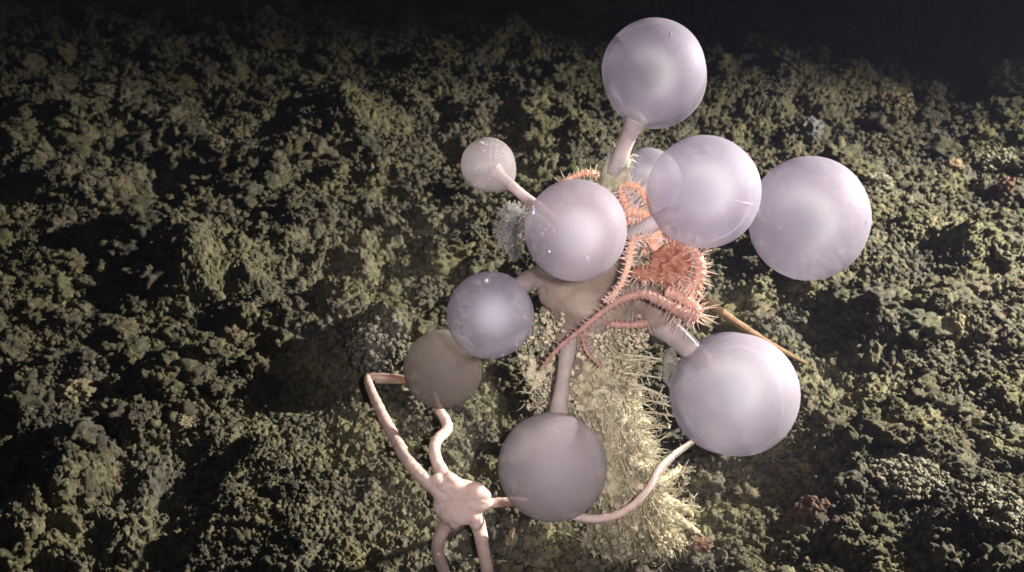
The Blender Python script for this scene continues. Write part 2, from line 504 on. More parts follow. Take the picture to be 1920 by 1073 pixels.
# ---- sediment crumbs: uncountable, one object
def ico(sub):
    import bmesh
    bm = bmesh.new(); bmesh.ops.create_icosphere(bm, subdivisions=sub, radius=1.0)
    vs = np.array([v.co[:] for v in bm.verts]); fs = np.array([[v.index for v in f.verts] for f in bm.faces])
    bm.free(); return vs, fs
def variants(sub, n, amp, freq, seed):
    vs, fs = ico(sub); out = []
    for k in range(n):
        rr = []
        for q in vs:
            d = Vector(q); o = Vector((k*9.1+seed, 3, k))
            rr.append(1 + amp*mnoise.fractal(d*freq+o, .8, 2.2, 4) + (0 if sub < 4 else .20*(.5-mnoise.voronoi(d*3.4+o)[0][0]) + .09*(.5-mnoise.voronoi(d*8+o)[0][0])))
        sc = np.array([RNG.uniform(.75, 1.3), RNG.uniform(.75, 1.3), RNG.uniform(.6, 1.05)])
        out.append(vs*np.array(rr)[:, None]*sc)
    return out, fs
SMALL = variants(2, 10, 1.0, 1.7, 0)
LARGE = variants(4, 14, .75, 1.5, 50)
def scatter(name, pts, sizes, tints, mat, kit=None):
    VARS, IF = kit or SMALL
    nv = len(VARS[0]); n = len(pts)
    out = np.empty((n, nv, 3), dtype=np.float32)
    var = RNG.integers(0, len(VARS), n)
    ang = RNG.uniform(0, 2*np.pi, n)
    for k in range(len(VARS)):
        sel = np.where(var == k)[0]
        V = VARS[k][None]*sizes[sel][:, None, None]
        c = np.cos(ang[sel])[:, None]; s = np.sin(ang[sel])[:, None]
        out[sel, :, 0] = V[:, :, 0]*c - V[:, :, 1]*s
        out[sel, :, 1] = V[:, :, 0]*s + V[:, :, 1]*c
        out[sel, :, 2] = V[:, :, 2]
    out += pts[:, None, :]
    faces = (IF[None] + (np.arange(n)*nv)[:, None, None]).reshape(-1, 3).astype(np.int32)
    me = bpy.data.meshes.new(name)
    me.vertices.add(n*nv); me.vertices.foreach_set('co', out.ravel())
    me.loops.add(len(faces)*3); me.loops.foreach_set('vertex_index', faces.ravel())
    me.polygons.add(len(faces)); me.polygons.foreach_set('loop_start', np.arange(0, len(faces)*3, 3, dtype=np.int32))
    me.update(calc_edges=True)
    ca = me.color_attributes.new('tint', 'FLOAT_COLOR', 'POINT')
    t = np.ones((n, nv, 4), dtype=np.float32); t[:, :, :3] = tints[:, None, :]
    ca.data.foreach_set('color', t.ravel())
    return link(name, me, mat)
NC = 45000
jj = RNG.integers(8, ny-60, NC*3); ii = RNG.integers(60, nx-60, NC*3)
dens = fbm(X[jj, ii]*1.3+9, Y[jj, ii]*1.3, 120, 3)
keep = np.where(RNG.uniform(.42, .62, NC*3) < dens)[0][:NC]
jj = jj[keep]; ii = ii[keep]
sz = (0.006 + 0.024*RNG.random(len(jj))**3.2)*(0.8+0.02*Y[jj, ii])
cp = np.stack([XP[jj, ii], YP[jj, ii], Z[jj, ii] + sz*0.5], axis=1).astype(np.float32)
tn = RNG.uniform(0.75, 1.35, (len(jj), 1))*np.ones((1, 3)) * RNG.uniform(.93, 1.07, (len(jj), 3))
hot = RNG.random(len(jj)) < 0.008
tn[hot] = np.array([1.15, 0.88, 0.70])
crumbs = scatter('sediment_crumbs', cp, sz.astype(np.float32), tn.astype(np.float32), M_crumb)
tag(crumbs, 'olive grey crumbs and fluff of sediment strewn all over the sea floor', 'sediment', kind='stuff')

# rounded clumps of the same sediment in two larger sizes
def strew(n, lo, hi, pw, kit, dlo, dhi, seed, name, label, sink):
    jj = RNG.integers(8, ny-60, n*4); ii = RNG.integers(60, nx-60, n*4)
    dens = fbm(X[jj, ii]*.9+seed, Y[jj, ii]*.9, 120+seed, 3)
    dens = dens*(1-(.6 if hi > .1 else .35)*FLAT[jj, ii])
    keep = np.where(RNG.uniform(dlo, dhi, n*4) < dens)[0][:n]
    jj = jj[keep]; ii = ii[keep]
    sz = (lo + (hi-lo)*RNG.random(len(jj))**pw)*np.clip(.35+.065*Y[jj, ii], .7, 1.2)
    cp = np.stack([XP[jj, ii], YP[jj, ii], Z[jj, ii] + sz*sink], axis=1).astype(np.float32)
    tn = RNG.uniform(0.85, 1.25, (len(jj), 1))*np.ones((1, 3)) * RNG.uniform(.95, 1.05, (len(jj), 3))
    return tag(scatter(name, cp, sz.astype(np.float32), tn.astype(np.float32), M_crumb, kit), label, 'sediment', kind='stuff')
strew(34000, .013, .046, 2.2, SMALL, .40, .60, 3, 'sediment_lumps', 'small rounded lumps of olive grey sediment covering the sea floor', .25)
big = strew(2600, .045, .17, 2.4, LARGE, .40, .60, 7, 'sediment_clumps', 'knobbly fist sized clumps of olive grey sediment on the sea floor', .12)
nb = len(big.data.vertices); bc = np.empty(nb*3, np.float32); big.data.vertices.foreach_get('co', bc); bc = bc.reshape(-1, 3)
bn = np.empty(nb*3, np.float32); big.data.vertices.foreach_get('normal', bn); bn = bn.reshape(-1, 3)
up = np.where((bn[:, 2] > -.35))[0]
pick = RNG.choice(up, 60000, replace=False)
gs = (.0045+.017*RNG.random(60000)**2.6).astype(np.float32)
gt = (RNG.uniform(.8, 1.3, (60000, 1))*np.ones((1, 3))).astype(np.float32)
tag(scatter('sediment_grains', bc[pick]+bn[pick]*gs[:, None]*.4, gs, gt, M_crumb), 'fine grains of sediment clinging to the knobbly clumps', 'sediment', kind='stuff')

# ================================================================== THE SPONGE
def ball_shape(mb, c, r, amp=0.012, seed=0.0, seg=64, rings=40, towards=None, pull=0.0, squash=(1, 1, 1)):
    """nearly round ball, drawn out a little towards its stalk"""
    c = Vector(c); base = len(mb.v)
    def put(d):
        k = 1 + amp*mnoise.noise(Vector(d)*1.3 + Vector((seed, seed*2.1, 0)))
        if towards is not None and pull:
            q = max(0.0, Vector(d).dot(towards)); k += pull*q**7
        mb.v.append((c + Vector((d[0]*squash[0], d[1]*squash[1], d[2]*squash[2]))*r*k)[:])
    put((0, 0, 1))
    for i in range(1, rings):
        t = math.pi*i/rings
        for s in range(seg):
            a = 2*math.pi*s/seg
            put((math.sin(t)*math.cos(a), math.sin(t)*math.sin(a), math.cos(t)))
    put((0, 0, -1)); last = len(mb.v)-1
    for s in range(seg):
        s2 = (s+1) % seg
        mb.f.append((base, base+1+s, base+1+s2))
        for i in range(rings-2):
            b0 = base+1+i*seg; b1 = b0+seg
            mb.f.append((b0+s, b1+s, b1+s2, b0+s2))
        b0 = base+1+(rings-2)*seg
        mb.f.append((b0+s, last, b0+s2))

root_pt = Vector((on_ground(1165, 1010).x, on_ground(1165, 1010).y, -0.05))
sponge = empty('carnivorous_sponge', root_pt)
tag(sponge, 'lavender grey sponge of pale frosted balls on stalks above a fibrous yellowish stem', 'sponge')

# body: a knot of tan tissue with stumps running out to the branches
NODE = P(1118, 560, 9.0)
mb = MB()
mb.blob(P(1110, 552, 9.0), (.36, .27, .24), amp=.25, freq=1.5, seed=3)
mb.blob(P(1060, 540, 8.95), (.18, .17, .15), amp=.25, freq=1.5, seed=5)
mb.blob(P(1180, 570, 9.05), (.25, .20, .14), amp=.25, freq=1.5, seed=6)
mb.blob(P(1100, 480, 9.0), (.30, .25, .30), amp=.2, freq=1.5, seed=7)
mb.tube([P(1105, 560, 9.0), P(1085, 620, 9.1), P(1085, 690, 9.25)], [.30, .22, .16], 14)
mb.tube([P(1120, 520, 9.0), P(1128, 430, 8.95), P(1142, 370, 8.85), P(1156, 320, 8.7)], [.2, .13, .10, .085], 14)
mb.tube([P(1130, 540, 9.0), P(1165, 470, 8.9), P(1192, 440, 8.8)], [.20, .13, .10], 14)
mb.tube([P(1150, 565, 9.0), P(1205, 560, 8.95), P(1240, 600, 8.85)], [.16, .14, .12], 14)
mb.tube([P(1080, 540, 9.0), P(1040, 512, 8.95), P(1005, 518, 8.9)], [.15, .11, .08], 14)
mb.tube([P(1090, 570, 9.0), P(1070, 620, 8.95), P(1064, 660, 8.9)], [.16, .11, .08], 14)
mb.tube([P(1080, 500, 9.0), P(1035, 420, 9.1), P(1004, 388, 9.2)], [.12, .07, .05], 12)
mb.tube([P(1150, 540, 9.0), P(1200, 470, 9.3), P(1215, 390, 9.5)], [.12, .08, .06], 12)
mb.tube([P(1150, 520, 9.0), P(1210, 450, 9.2), P(1260, 410, 9.2)], [.10, .05, .04], 12)
body = remesh(mb.build('body', M_body, sponge), 0.018, 14)
tx = bpy.data.textures.new('folds', 'CLOUDS'); tx.noise_scale = 0.16; tx.noise_depth = 3
dm = body.modifiers.new('folds', 'DISPLACE'); dm.texture = tx; dm.strength = 0.02; dm.mid_level = 0.5; dm.texture_coords = 'GLOBAL'

# matted fluff under the body where the stem begins
nu_ = 1300
pu = np.array([P(RNG.uniform(1015, 1215), RNG.normal(618, 17), 8.98+RNG.normal()*.07)[:] for k in range(nu_)])
fu = scatter('floc', pu.astype(np.float32), (.005+.020*RNG.random(nu_)**2.6).astype(np.float32), np.ones((nu_, 3), np.float32), M_fibre)
fu.parent = sponge; fu.matrix_parent_inverse = Matrix.Translation(-Vector(sponge.location)); tag(fu, kind='stuff')
# stem
mb = MB()
mb.tube([P(1100, 590, 9.05), P(1118, 680, 9.25), P(1135, 780, 9.5), P(1160, 880, 9.8), P(1172, 960, 10.05), root_pt+Vector((0.05, 0, -.1))],
        [.16, .18, .18, .19, .21, .25], 90, 34)
for i, vv in enumerate(mb.v):
    p = Vector(vv); q = p + mnoise.noise_vector(p*3.0)*0.09 + mnoise.noise_vector(Vector((p.x*13, p.y*13, p.z*6)))*0.055 + mnoise.noise_vector(Vector((p.x*34, p.y*34, p.z*16)))*0.03
    mb.v[i] = q[:]
stem = mb.build('stem', M_fibre, sponge)

def branch(pts, rads, mat=None, name='branch'):
    m = MB(); m.tube(pts, rads, 16, 10); return m.build(name, mat or M_branch, sponge)
b1 = branch([P(1142, 352, 8.8), P(1160, 300, 8.6), P(1178, 258, 8.5), P(1194, 221, 8.42)], [.072, .058, .054, .082])
b5 = branch([P(1010, 392, 9.2), P(975, 362, 9.25), P(945, 336, 9.3), P(925, 318, 9.3)], [.050, .038, .042, .07])
b6 = branch([P(1040, 512, 8.9), P(1000, 522, 8.85), P(965, 545, 8.5)], [.085, .075, .07], M_branch_tan)
b8 = branch([P(1080, 565, 9.1), P(1067, 645, 8.88), P(1056, 710, 8.8), P(1046, 782, 8.75)], [.080, .062, .050, .070], M_branch_tan)
b9 = branch([P(1180, 555, 9.2), P(1232, 600, 8.95), P(1270, 632, 8.88), P(1320, 680, 8.85)], [.125, .112, .088, .078], M_branch_tan)
b2 = branch([P(1186, 448, 8.8), P(1216, 425, 8.72), P(1260, 400, 8.65)], [.085, .06, .055])
b3 = branch([P(1250, 415, 9.3), P(1340, 390, 9.35), P(1420, 400, 9.35)], [.05, .045, .05])
b10 = branch([P(1205, 440, 9.4), P(1212, 380, 9.6)], [.05, .05])
b7 = branch([P(1060, 600, 9.1), P(960, 640, 9.3), P(860, 680, 9.4)], [.05, .04, .04])
# added white strip: a painted highlight along the lower right branch's edge
mb = MB(); mb.tube([P(1254, 592, 8.86), P(1282, 619, 8.80), P(1311, 651, 8.80)], [.006, .012, .005], 8, 8, flat=.6)
glint = mb.build('highlight_strip', M_spine, b9)
m, nt, out = new_mat('glassy glint and specks')
pb = N(nt, 'ShaderNodeBsdfPrincipled', inputs={'Base Color': (.86, .84, .92, 1), 'Roughness': .22, 'Specular IOR Level': .8})
nt.links.new(pb.outputs[0], out.inputs['Surface'])
M_glint_speck = m
glint.data.materials.clear(); glint.data.materials.append(M_glint_speck)
# yellowish sleeve where the top branch leaves the body
mb = MB(); mb.tube([P(1136, 372, 8.86), P(1148, 335, 8.76), P(1160, 300, 8.66), P(1164, 288, 8.62)], [.095, .098, .082, .068], 24, 12)
for i, vv in enumerate(mb.v):
    p = Vector(vv); mb.v[i] = (p + mnoise.noise_vector(p*9)*0.02 + mnoise.noise_vector(p*30)*0.012)[:]
for k in range(150):
    t = RNG.random(); a = P(1138+24*t, 365-70*t, 8.84-.2*t)
    d = Vector(RNG.normal(size=3)).normalized()
    mb.thin([a+d*.07, a+d*.10+Vector((0, 0, .02)), a+d*(.115+.05*RNG.random())], [.004, .003, .0015], 3)
mb.build('sleeve', M_sleeve, b1)

# balls: pixel centre, pixel radius, depth, stalk end, pull, core offset/size, dim?
BALLS = [
 ('top', 1226, 132, 97, 8.38, (1196, 222), .0, (-4, 8, .46), 0),
 ('mid', 1320, 360, 106, 8.62, (1232, 412), .0, (8, -8, .50), 0),
 ('far', 1517, 410, 114, 9.30, (1430, 440), .0, (-4, 2, .50), 0),
 ('cen', 1080, 432, 96, 7.90, (1100, 500), .0, (8, 10, .40), 0),
 ('sml', 915, 309, 51, 9.30, (955, 345), .14, (4, 8, .35), 1),
 ('lft', 919, 591, 82, 8.25, (985, 530), .0, (6, -4, .48), 0),
 ('dim', 830, 693, 74, 9.35, (900, 650), .0, (0, 0, .35), 1),
 ('bot', 1036, 876, 102, 8.65, (1048, 775), .0, (0, -20, .35), 1),
 ('low', 1382, 740, 115, 8.85, (1300, 660), .0, (-12, -20, .52), 0),
 ('bck', 1216, 340, 62, 9.65, (1212, 390), .0, (0, 0, .35), 0),
]
BALL = {}
SK = {'cen': M_skin_warm, 'lft': M_skin_bright, 'low': M_skin_bright, 'dim': M_skin_shade, 'bot': M_skin_mid, 'sml': M_skin_mid}
squash = {'far': (0.985, 1, 1.03), 'low': (1.01, 1, 1.0)}
for i, (key, bx, by, br, bd, st, pull, (ox, oy, cs), dim) in enumerate(BALLS):
    c = P(bx, by, bd); r = S(br, bd)
    to = (P(st[0], st[1], bd) - c).normalized()
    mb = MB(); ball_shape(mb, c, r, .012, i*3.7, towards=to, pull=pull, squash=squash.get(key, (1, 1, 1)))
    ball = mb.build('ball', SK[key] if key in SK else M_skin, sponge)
    BALL[key] = (c, r, ball)
    # inner core of spicules, its fuzzy bulk with a streak towards the stalk
    mb = MB()
    cc = P(bx+ox*.6, by+oy*.6, bd-0.12*r)
    rot = to.to_track_quat('X', 'Z').to_matrix()
    mb.blob(cc, (r*.84, r*.80, r*.80), rot=rot, seg=40, rings=24)
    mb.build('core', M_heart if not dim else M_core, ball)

# loose folds of membrane round two of the balls
def fold(key, dx, dy, dd, k, amp=.02):
    c, r, ball = BALL[key]
    b = [q for q in BALLS if q[0] == key][0]
    mb = MB(); ball_shape(mb, P(b[1]+dx, b[2]+dy, b[4]+dd), r*k, amp, 5.5)
    o = mb.build('membrane', M_fold, ball)
fold('top', 3, 13, .06, 1.0)
fold('low', -12, -2, .05, 1.0)
def crease(key, pts, r):
    c, rad, ball = BALL[key]; q = []
    for (px, py) in pts:
        ray = (P(px, py, 1) - cam.location).normalized(); oc = cam.location - c; bq = oc.dot(ray); ds = bq*bq - (oc.length_squared - rad*rad*.985)
        q.append(cam.location + ray*(-bq - math.sqrt(max(ds, 0))))
    n = len(q); m = MB(); m.tube(q, [r*(.25+.75*math.sin(math.pi*(i+.3)/n)) for i in range(n)], 10, 8, flat=.5); m.build('crease', M_crease, ball)
crease('low', [(1322, 668), (1360, 652), (1402, 655), (1436, 678), (1458, 715), (1467, 765), (1462, 810)], .016)
crease('mid', [(1392, 300), (1400, 335), (1404, 372), (1396, 408), (1370, 436), (1335, 452)], .015)
crease('mid', [(1375, 375), (1396, 380), (1412, 384)], .018)
crease('top', [(1254, 58), (1258, 70), (1256, 80)], .006)
crease('cen', [(1092, 470), (1100, 486), (1106, 498)], .008)
# small specks and scars on the balls
def specks(key, spots):
    c, r, ball = BALL[key]
    mb = MB()
    for (px, py, n, spread, s) in spots:
        for k in range(n):
            qx = px + RNG.normal()*spread; qy = py + RNG.normal()*spread
            ray = (P(qx, qy, 1) - cam.location).normalized()
            oc = cam.location - c; bq = oc.dot(ray); disc = bq*bq - (oc.length_squared - r*r)
            if disc <= 0: continue
            hit = cam.location + ray*(-bq - math.sqrt(disc))
            mb.blob(hit, s*RNG.uniform(.3, .85), seg=6, rings=4, amp=.3, seed=k)
    me = ball.data
    if len(me.materials) < 2: me.materials.append(M_glint_speck)
    import bmesh
    bm = bmesh.new(); bm.from_mesh(me)
    vs = [bm.verts.new(v) for v in mb.v]
    for f in mb.f:
        fc = bm.faces.new([vs[i] for i in f]); fc.material_index = 1; fc.smooth = True
    bm.to_mesh(me); bm.free()
specks('top', [(1258, 62, 7, 3, .008), (1272, 55, 4, 3, .007), (1264, 75, 5, 4, .005), (1172, 122, 2, 1, .006), (1270, 95, 4, 6, .004)])
specks('cen', [(1000, 395, 6, 4, .010), (1030, 472, 2, 1, .009), (1045, 440, 3, 5, .005), (1100, 490, 5, 4, .006), (1100, 365, 2, 8, .004), (1020, 440, 6, 12, .004)])
specks('sml', [(925, 282, 40, 18, .008), (900, 268, 6, 3, .014), (925, 328, 5, 4, .008), (900, 330, 25, 25, .005)])
specks('lft', [(911, 527, 4, 2, .008), (940, 665, 3, 3, .006), (972, 652, 5, 4, .006)])
specks('far', [(1462, 427, 2, 1, .008), (1572, 358, 1, 1, .006), (1400, 305, 1, 2, .01), (1505, 485, 3, 3, .005), (1625, 420, 2, 2, .008), (1460, 302, 8, 5, .008)])
specks('low', [(1333, 755, 4, 4, .008), (1475, 700, 3, 2, .010), (1480, 680, 2, 2, .007), (1268, 783, 2, 1, .01)])
specks('mid', [(1402, 315, 5, 3, .005), (1395, 340, 3, 3, .004)])

# fibrous mat hanging round the stem and rooting in the bed
def path_pt(t):
    pts = [P(1105, 600, 9.0), P(1125, 690, 9.2), P(1140, 780, 9.4), P(1168, 880, 9.7), P(1180, 960, 9.95), P(1185, 1020, 10.15)]
    k = min(int(t*5), 4); f = t*5-k
    return pts[k].lerp(pts[k+1], f)
def width(t):
    return 0.25 + 0.07*t + 0.40*max(0, t-.65)
mb = MB()
for k in range(12500):
    t = RNG.random()**1.15
    a0 = RNG.uniform(0, 2*math.pi); w = width(t)*(RNG.random()**.4)*(.8+.25*mnoise.noise(Vector((t*9, a0*1.5, 1))))
    off = Vector((math.cos(a0)*w*.95, math.sin(a0)*w*.6, 0))
    L = RNG.uniform(.04, .17)
    n = 8; pts = []; d = (Vector((off.x*.5, off.y*.4, -.8)) + Vector(RNG.normal(size=3))*.35).normalized()
    p = path_pt(t)+off
    for q in range(n):
        pts.append(p.copy())
        d = (d + mnoise.noise_vector(p*19)*1.1).normalized()
        p = p + d*L/n
    r = RNG.uniform(.0014, .0042)*(2.4 if RNG.random() < .05 else 1)
    mb.thin(pts, [r*(1-.75*q/(n-1)) for q in range(n)], 3)
# thin wisps reaching out at the right
for k in range(760):
    t = RNG.uniform(.05, 1.0)**.8; w = width(t)*.8
    p = path_pt(t)+Vector((w*RNG.uniform(.6, 1.1), -.1+.3*RNG.random(), 0))
    d = Vector((1.0, RNG.normal()*.6, RNG.uniform(-.9, .5))).normalized()
    L = RNG.uniform(.08, .30); pts = []
    for q in range(7):
        pts.append(p.copy()); d = (d+mnoise.noise_vector(p*9)*.95+Vector(RNG.normal(size=3))*.25).normalized(); p = p+d*L/7
    mb.thin(pts, [.003, .003, .0028, .0024, .002, .0015, .001], 3)
for k in range(46):
    a0 = RNG.uniform(-math.pi*1.05, .05*math.pi); t0 = RNG.uniform(0, .75); t1 = min(1.0, t0+RNG.uniform(.12, .4)); n = 16
    pts = []
    for q in range(n):
        t = t0+(t1-t0)*q/(n-1); w = width(t)*(.80+.12*math.sin(k+q*.5)); a1 = a0+.35*mnoise.noise(Vector((k*3.1, t*7, 0)))
        p = path_pt(t)+Vector((math.cos(a1)*w*.9, math.sin(a1)*w*.6, 0))
        pts.append(p+mnoise.noise_vector(p*9)*.03)
    r = RNG.uniform(.004, .010)
    mb.tube(pts, [r*(.4+.6*math.sin(math.pi*(q+.5)/n)) for q in range(n)], 6, 2)
nf_ = 1500
tt = RNG.random(nf_)**.9; aa = RNG.uniform(0, 2*np.pi, nf_)
cc_ = np.array([path_pt(t)[:] for t in tt]); ww = np.array([width(t) for t in tt])*(RNG.random(nf_)**.35)
cc_[:, 0] += np.cos(aa)*ww*.98; cc_[:, 1] += np.sin(aa)*ww*.6; cc_[:, 2] += RNG.normal(size=nf_)*.03
floc = scatter('floc', cc_.astype(np.float32), (.005+.016*RNG.random(nf_)**3).astype(np.float32), np.ones((nf_, 3), np.float32), M_fibre)
nl_ = 520
tt = RNG.random(nl_); aa = RNG.uniform(-math.pi, .15*math.pi, nl_)
cl_ = np.array([path_pt(t)[:] for t in tt]); ww = np.array([width(t) for t in tt])*RNG.uniform(.55, 1.0, nl_)
cl_[:, 0] += np.cos(aa)*ww*.95; cl_[:, 1] += np.sin(aa)*ww*.6
lumpy = scatter('floc', cl_.astype(np.float32), (.010+.024*RNG.random(nl_)**2.0).astype(np.float32), np.ones((nl_, 3), np.float32), M_fibre, LARGE)
lumpy.parent = sponge; lumpy.matrix_parent_inverse = Matrix.Translation(-Vector(sponge.location)); tag(lumpy, kind='stuff')
floc.parent = sponge; floc.matrix_parent_inverse = Matrix.Translation(-Vector(sponge.location)); tag(floc, kind='stuff')
mb.build('fibre_mat', M_fibre, sponge)
# veil of wispy matter to the left of the stem
mb = MB()
for k in range(420):
    px = RNG.normal(1030, 22); py = RNG.uniform(590, 760)
    p = P(px, py, 9.15+RNG.normal()*.08); d = Vector(RNG.normal(size=3)); d.z -= 1.2; d.normalize()
    L = RNG.uniform(.04, .2); pts = []
    for q in range(6):
        pts.append(p.copy()); d = (d+mnoise.noise_vector(p*7)*.6).normalized(); p = p+d*L/6
    mb.thin(pts, [.006, .006, .005, .004, .003, .002], 3)
    if k % 4 == 0: mb.blob(p, RNG.uniform(.01, .03), seg=8, rings=5, amp=.8, freq=2, seed=k)
for (x, y, r) in [(1000, 690, .055), (1012, 705, .045), (992, 702, .04), (1004, 722, .04), (1030, 690, .03)]:
    mb.blob(P(x, y, 9.0), r, seg=20, rings=14, amp=.9, freq=2.6, seed=x)
mb.build('wispy_veil', M_fibre, sponge)
nv_ = 700
pv = np.array([P(RNG.normal(1030, 20), RNG.uniform(585, 765), 9.15+RNG.normal()*.07)[:] for k in range(nv_)])
fv = scatter('floc', pv.astype(np.float32), (.004+.016*RNG.random(nv_)**3).astype(np.float32), np.ones((nv_, 3), np.float32), M_fibre)
fv.parent = sponge; fv.matrix_parent_inverse = Matrix.Translation(-Vector(sponge.location)); tag(fv, kind='stuff')
# roots
roots = [[(1150, 950), (1145, 985), (1135, 1015), (1125, 1040)], [(1165, 960), (1170, 1000), (1172, 1040), (1168, 1062)],
         [(1180, 950), (1215, 975), (1240, 1005), (1258, 1040)], [(1190, 940), (1240, 935), (1275, 945), (1300, 975)],
         [(1195, 960), (1235, 975), (1262, 990), (1285, 1020)], [(1150, 960), (1120, 980), (1105, 1010), (1090, 1030)],
         [(1175, 980), (1200, 1010), (1205, 1040), (1200, 1065)], [(1190, 900), (1230, 905), (1255, 900), (1275, 880)],
         [(1140, 960), (1150, 1000), (1165, 1010), (1185, 990)], [(1200, 930), (1250, 960), (1285, 985), (1310, 1000)]]
for rt in roots:
    mb = MB(); n = len(rt)
    pts = [P(x, y, 9.95+.08*i) for i, (x, y) in enumerate(rt)]
    end = on_ground(*rt[-1]); pts[-1] = end; pts[-2] = pts[-2].lerp(end, .35)
    mb.tube(pts, [.055, .045, .035, .018], 12, 14)
    for i, vv in enumerate(mb.v):
        p = Vector(vv); mb.v[i] = (p + mnoise.noise_vector(p*14)*0.016)[:]
    for k in range(26):
        t = RNG.random(); i = min(int(t*3), 2); p = pts[i].lerp(pts[i+1], t*3-i)
        d = Vector(RNG.normal(size=3)).normalized(); d.z = abs(d.z)*.6; pp = [p+d*.03]
        for q in range(4): d = (d+Vector(RNG.normal(size=3))*.3).normalized(); pp.append(pp[-1]+d*.03)
        mb.thin(pp, [.006, .005, .004, .003, .002], 3)
    mb.build('root', M_fibre, sponge)
# clear gelatinous flap beside the lower right branch
mb = MB()
mb.blob(P(1256, 688, 8.9), (.055, .05, .15), amp=.3, freq=2.2, seed=4, seg=30, rings=20)
mb.blob(P(1268, 716, 8.9), (.05, .04, .12), amp=.3, freq=2.2, seed=8, seg=30, rings=20)
mb.build('clear_flap', M_gel, b9)

# ================================================================== SPINY ORANGE STARS
def spiny_arm(mb_arm, mb_sp, pts, r0, r1, spine=.07, step=.030, bump=.0, dirs=5, spread=1.0):
    n = len(pts)
    fr = mb_arm.tube(pts, [r0+(r1-r0)*i/(n-1) for i in range(n)], 12, 14, ripple=.16, ripple_len=.035)
    acc = 0
    for i in range(1, len(fr)):
        acc += (fr[i][0]-fr[i-1][0]).length
        if acc < step: continue
        acc = 0
        p, d, u, w, r = fr[i]
        for k in range(dirs):
            a = 2*math.pi*k/dirs + RNG.normal()*.25
            o = (u*math.cos(a) + w*math.sin(a) + d*RNG.normal()*.15).normalized()
            L = spine*RNG.uniform(.35, 1.25)*(.35+.65*r/r0)
            mb_sp.thin([p+o*r*.8, p+o*(r+L*.5)+Vector(RNG.normal(size=3))*.002, p+o*(r+L)], [.0042, .0030, .001], 4)

def star(name, label, cat, mat, msp, disc, arms, mdisc=None, group=None, shaded=()):
    """disc: list of (point, radii); arms: list of (pts, r0, r1, spine, dirs, step)"""
    e = empty(name, disc[0][0]); tag(e, label, cat, group)
    mb = MB(); ms = MB()
    for (c, r, seed) in disc: mb.blob(c, r, seg=44, rings=30, amp=.45, freq=2.2, seed=seed)
    nd = len(mb.f)
    for (c, r, seed) in disc:
        for k in range(46):
            d = Vector(RNG.normal(size=3)).normalized(); q = Vector(c)+Vector((d.x*r[0], d.y*r[1], d.z*r[2]))
            ms.thin([q, q+d*.03+Vector(RNG.normal(size=3))*.01, q+d*.055+Vector(RNG.normal(size=3))*.015], [.005, .0035, .001], 4)
    marks = []
    for (pts, r0, r1, sp, dirs, step) in arms:
        a0, b0 = len(mb.f), len(ms.f); spiny_arm(mb, ms, pts, r0, r1, sp, step, dirs=dirs); marks.append((a0, len(mb.f), b0, len(ms.f)))
    b = mb.build('body', mat, e)
    if mdisc:
        b.data.materials.append(mdisc)
        for f in b.data.polygons[:nd]: f.material_index = 1
    s = ms.build('spines', msp, e)
    if shaded:
        while len(b.data.materials) < 2: b.data.materials.append(mat)
        b.data.materials.append(M_shaded_arm); s.data.materials.append(M_shaded_spine)
        for k in shaded:
            a0, a1, b0, b1_ = marks[k]
            for f in b.data.polygons[a0:a1]: f.material_index = 2
            for f in s.data.polygons[b0:b1_]: f.material_index = 1
    return e, b, s
def PP(*t): return [P(x, y, d) for (x, y, d) in t]

disc1 = [(P(1262, 500, 8.72), (.15, .12, .16), 1), (P(1278, 535, 8.74), (.12, .10, .13), 2), (P(1235, 512, 8.74), (.12, .09, .06), 3),
         (P(1255, 465, 8.9), (.10, .09, .10), 4), (P(1205, 512, 8.70), (.08, .06, .04), 5), (P(1285, 500, 8.70), (.12, .09, .11), 6)]
arms1 = [
 (PP((1238, 470, 8.8), (1268, 468, 8.72), (1296, 475, 8.68), (1312, 500, 8.6), (1306, 530, 8.6), (1285, 548, 8.65)), .050, .040, .085, 9, .026),
 (PP((1300, 592, 8.62), (1275, 585, 8.56), (1240, 565, 8.50), (1205, 552, 8.48), (1165, 562, 8.48), (1130, 585, 8.50), (1085, 622, 8.55), (1045, 655, 8.60), (1014, 694, 8.65)), .045, .011, .06, 5, .032),
 (PP((1250, 545, 8.62), (1280, 560, 8.6), (1305, 580, 8.62), (1296, 596, 8.68), (1262, 580, 8.72)), .040, .036, .11, 11, .022),
 (PP((1230, 600, 8.85), (1200, 608, 8.82), (1165, 610, 8.82), (1130, 606, 8.84), (1105, 612, 8.84), (1094, 635, 8.82), (1102, 662, 8.80), (1128, 688, 8.78)), .034, .009, .065, 5, .03),
]
o1, ob, osp = star('brittle_star', 'deep orange spiny brittle star curled round the right side of the sponge body', 'brittle star', M_orange, M_spine, disc1, arms1, M_orange_dark, None, (1, 3))
M_spine2 = mat_tissue('coral spines', (0.70, 0.42, 0.31), (0.84, 0.58, 0.47), 10, 0.2, 0.4, 0.1, 50, (0.05, 0.03, 0.02), 0.4)
osp.data.materials[0] = M_spine2

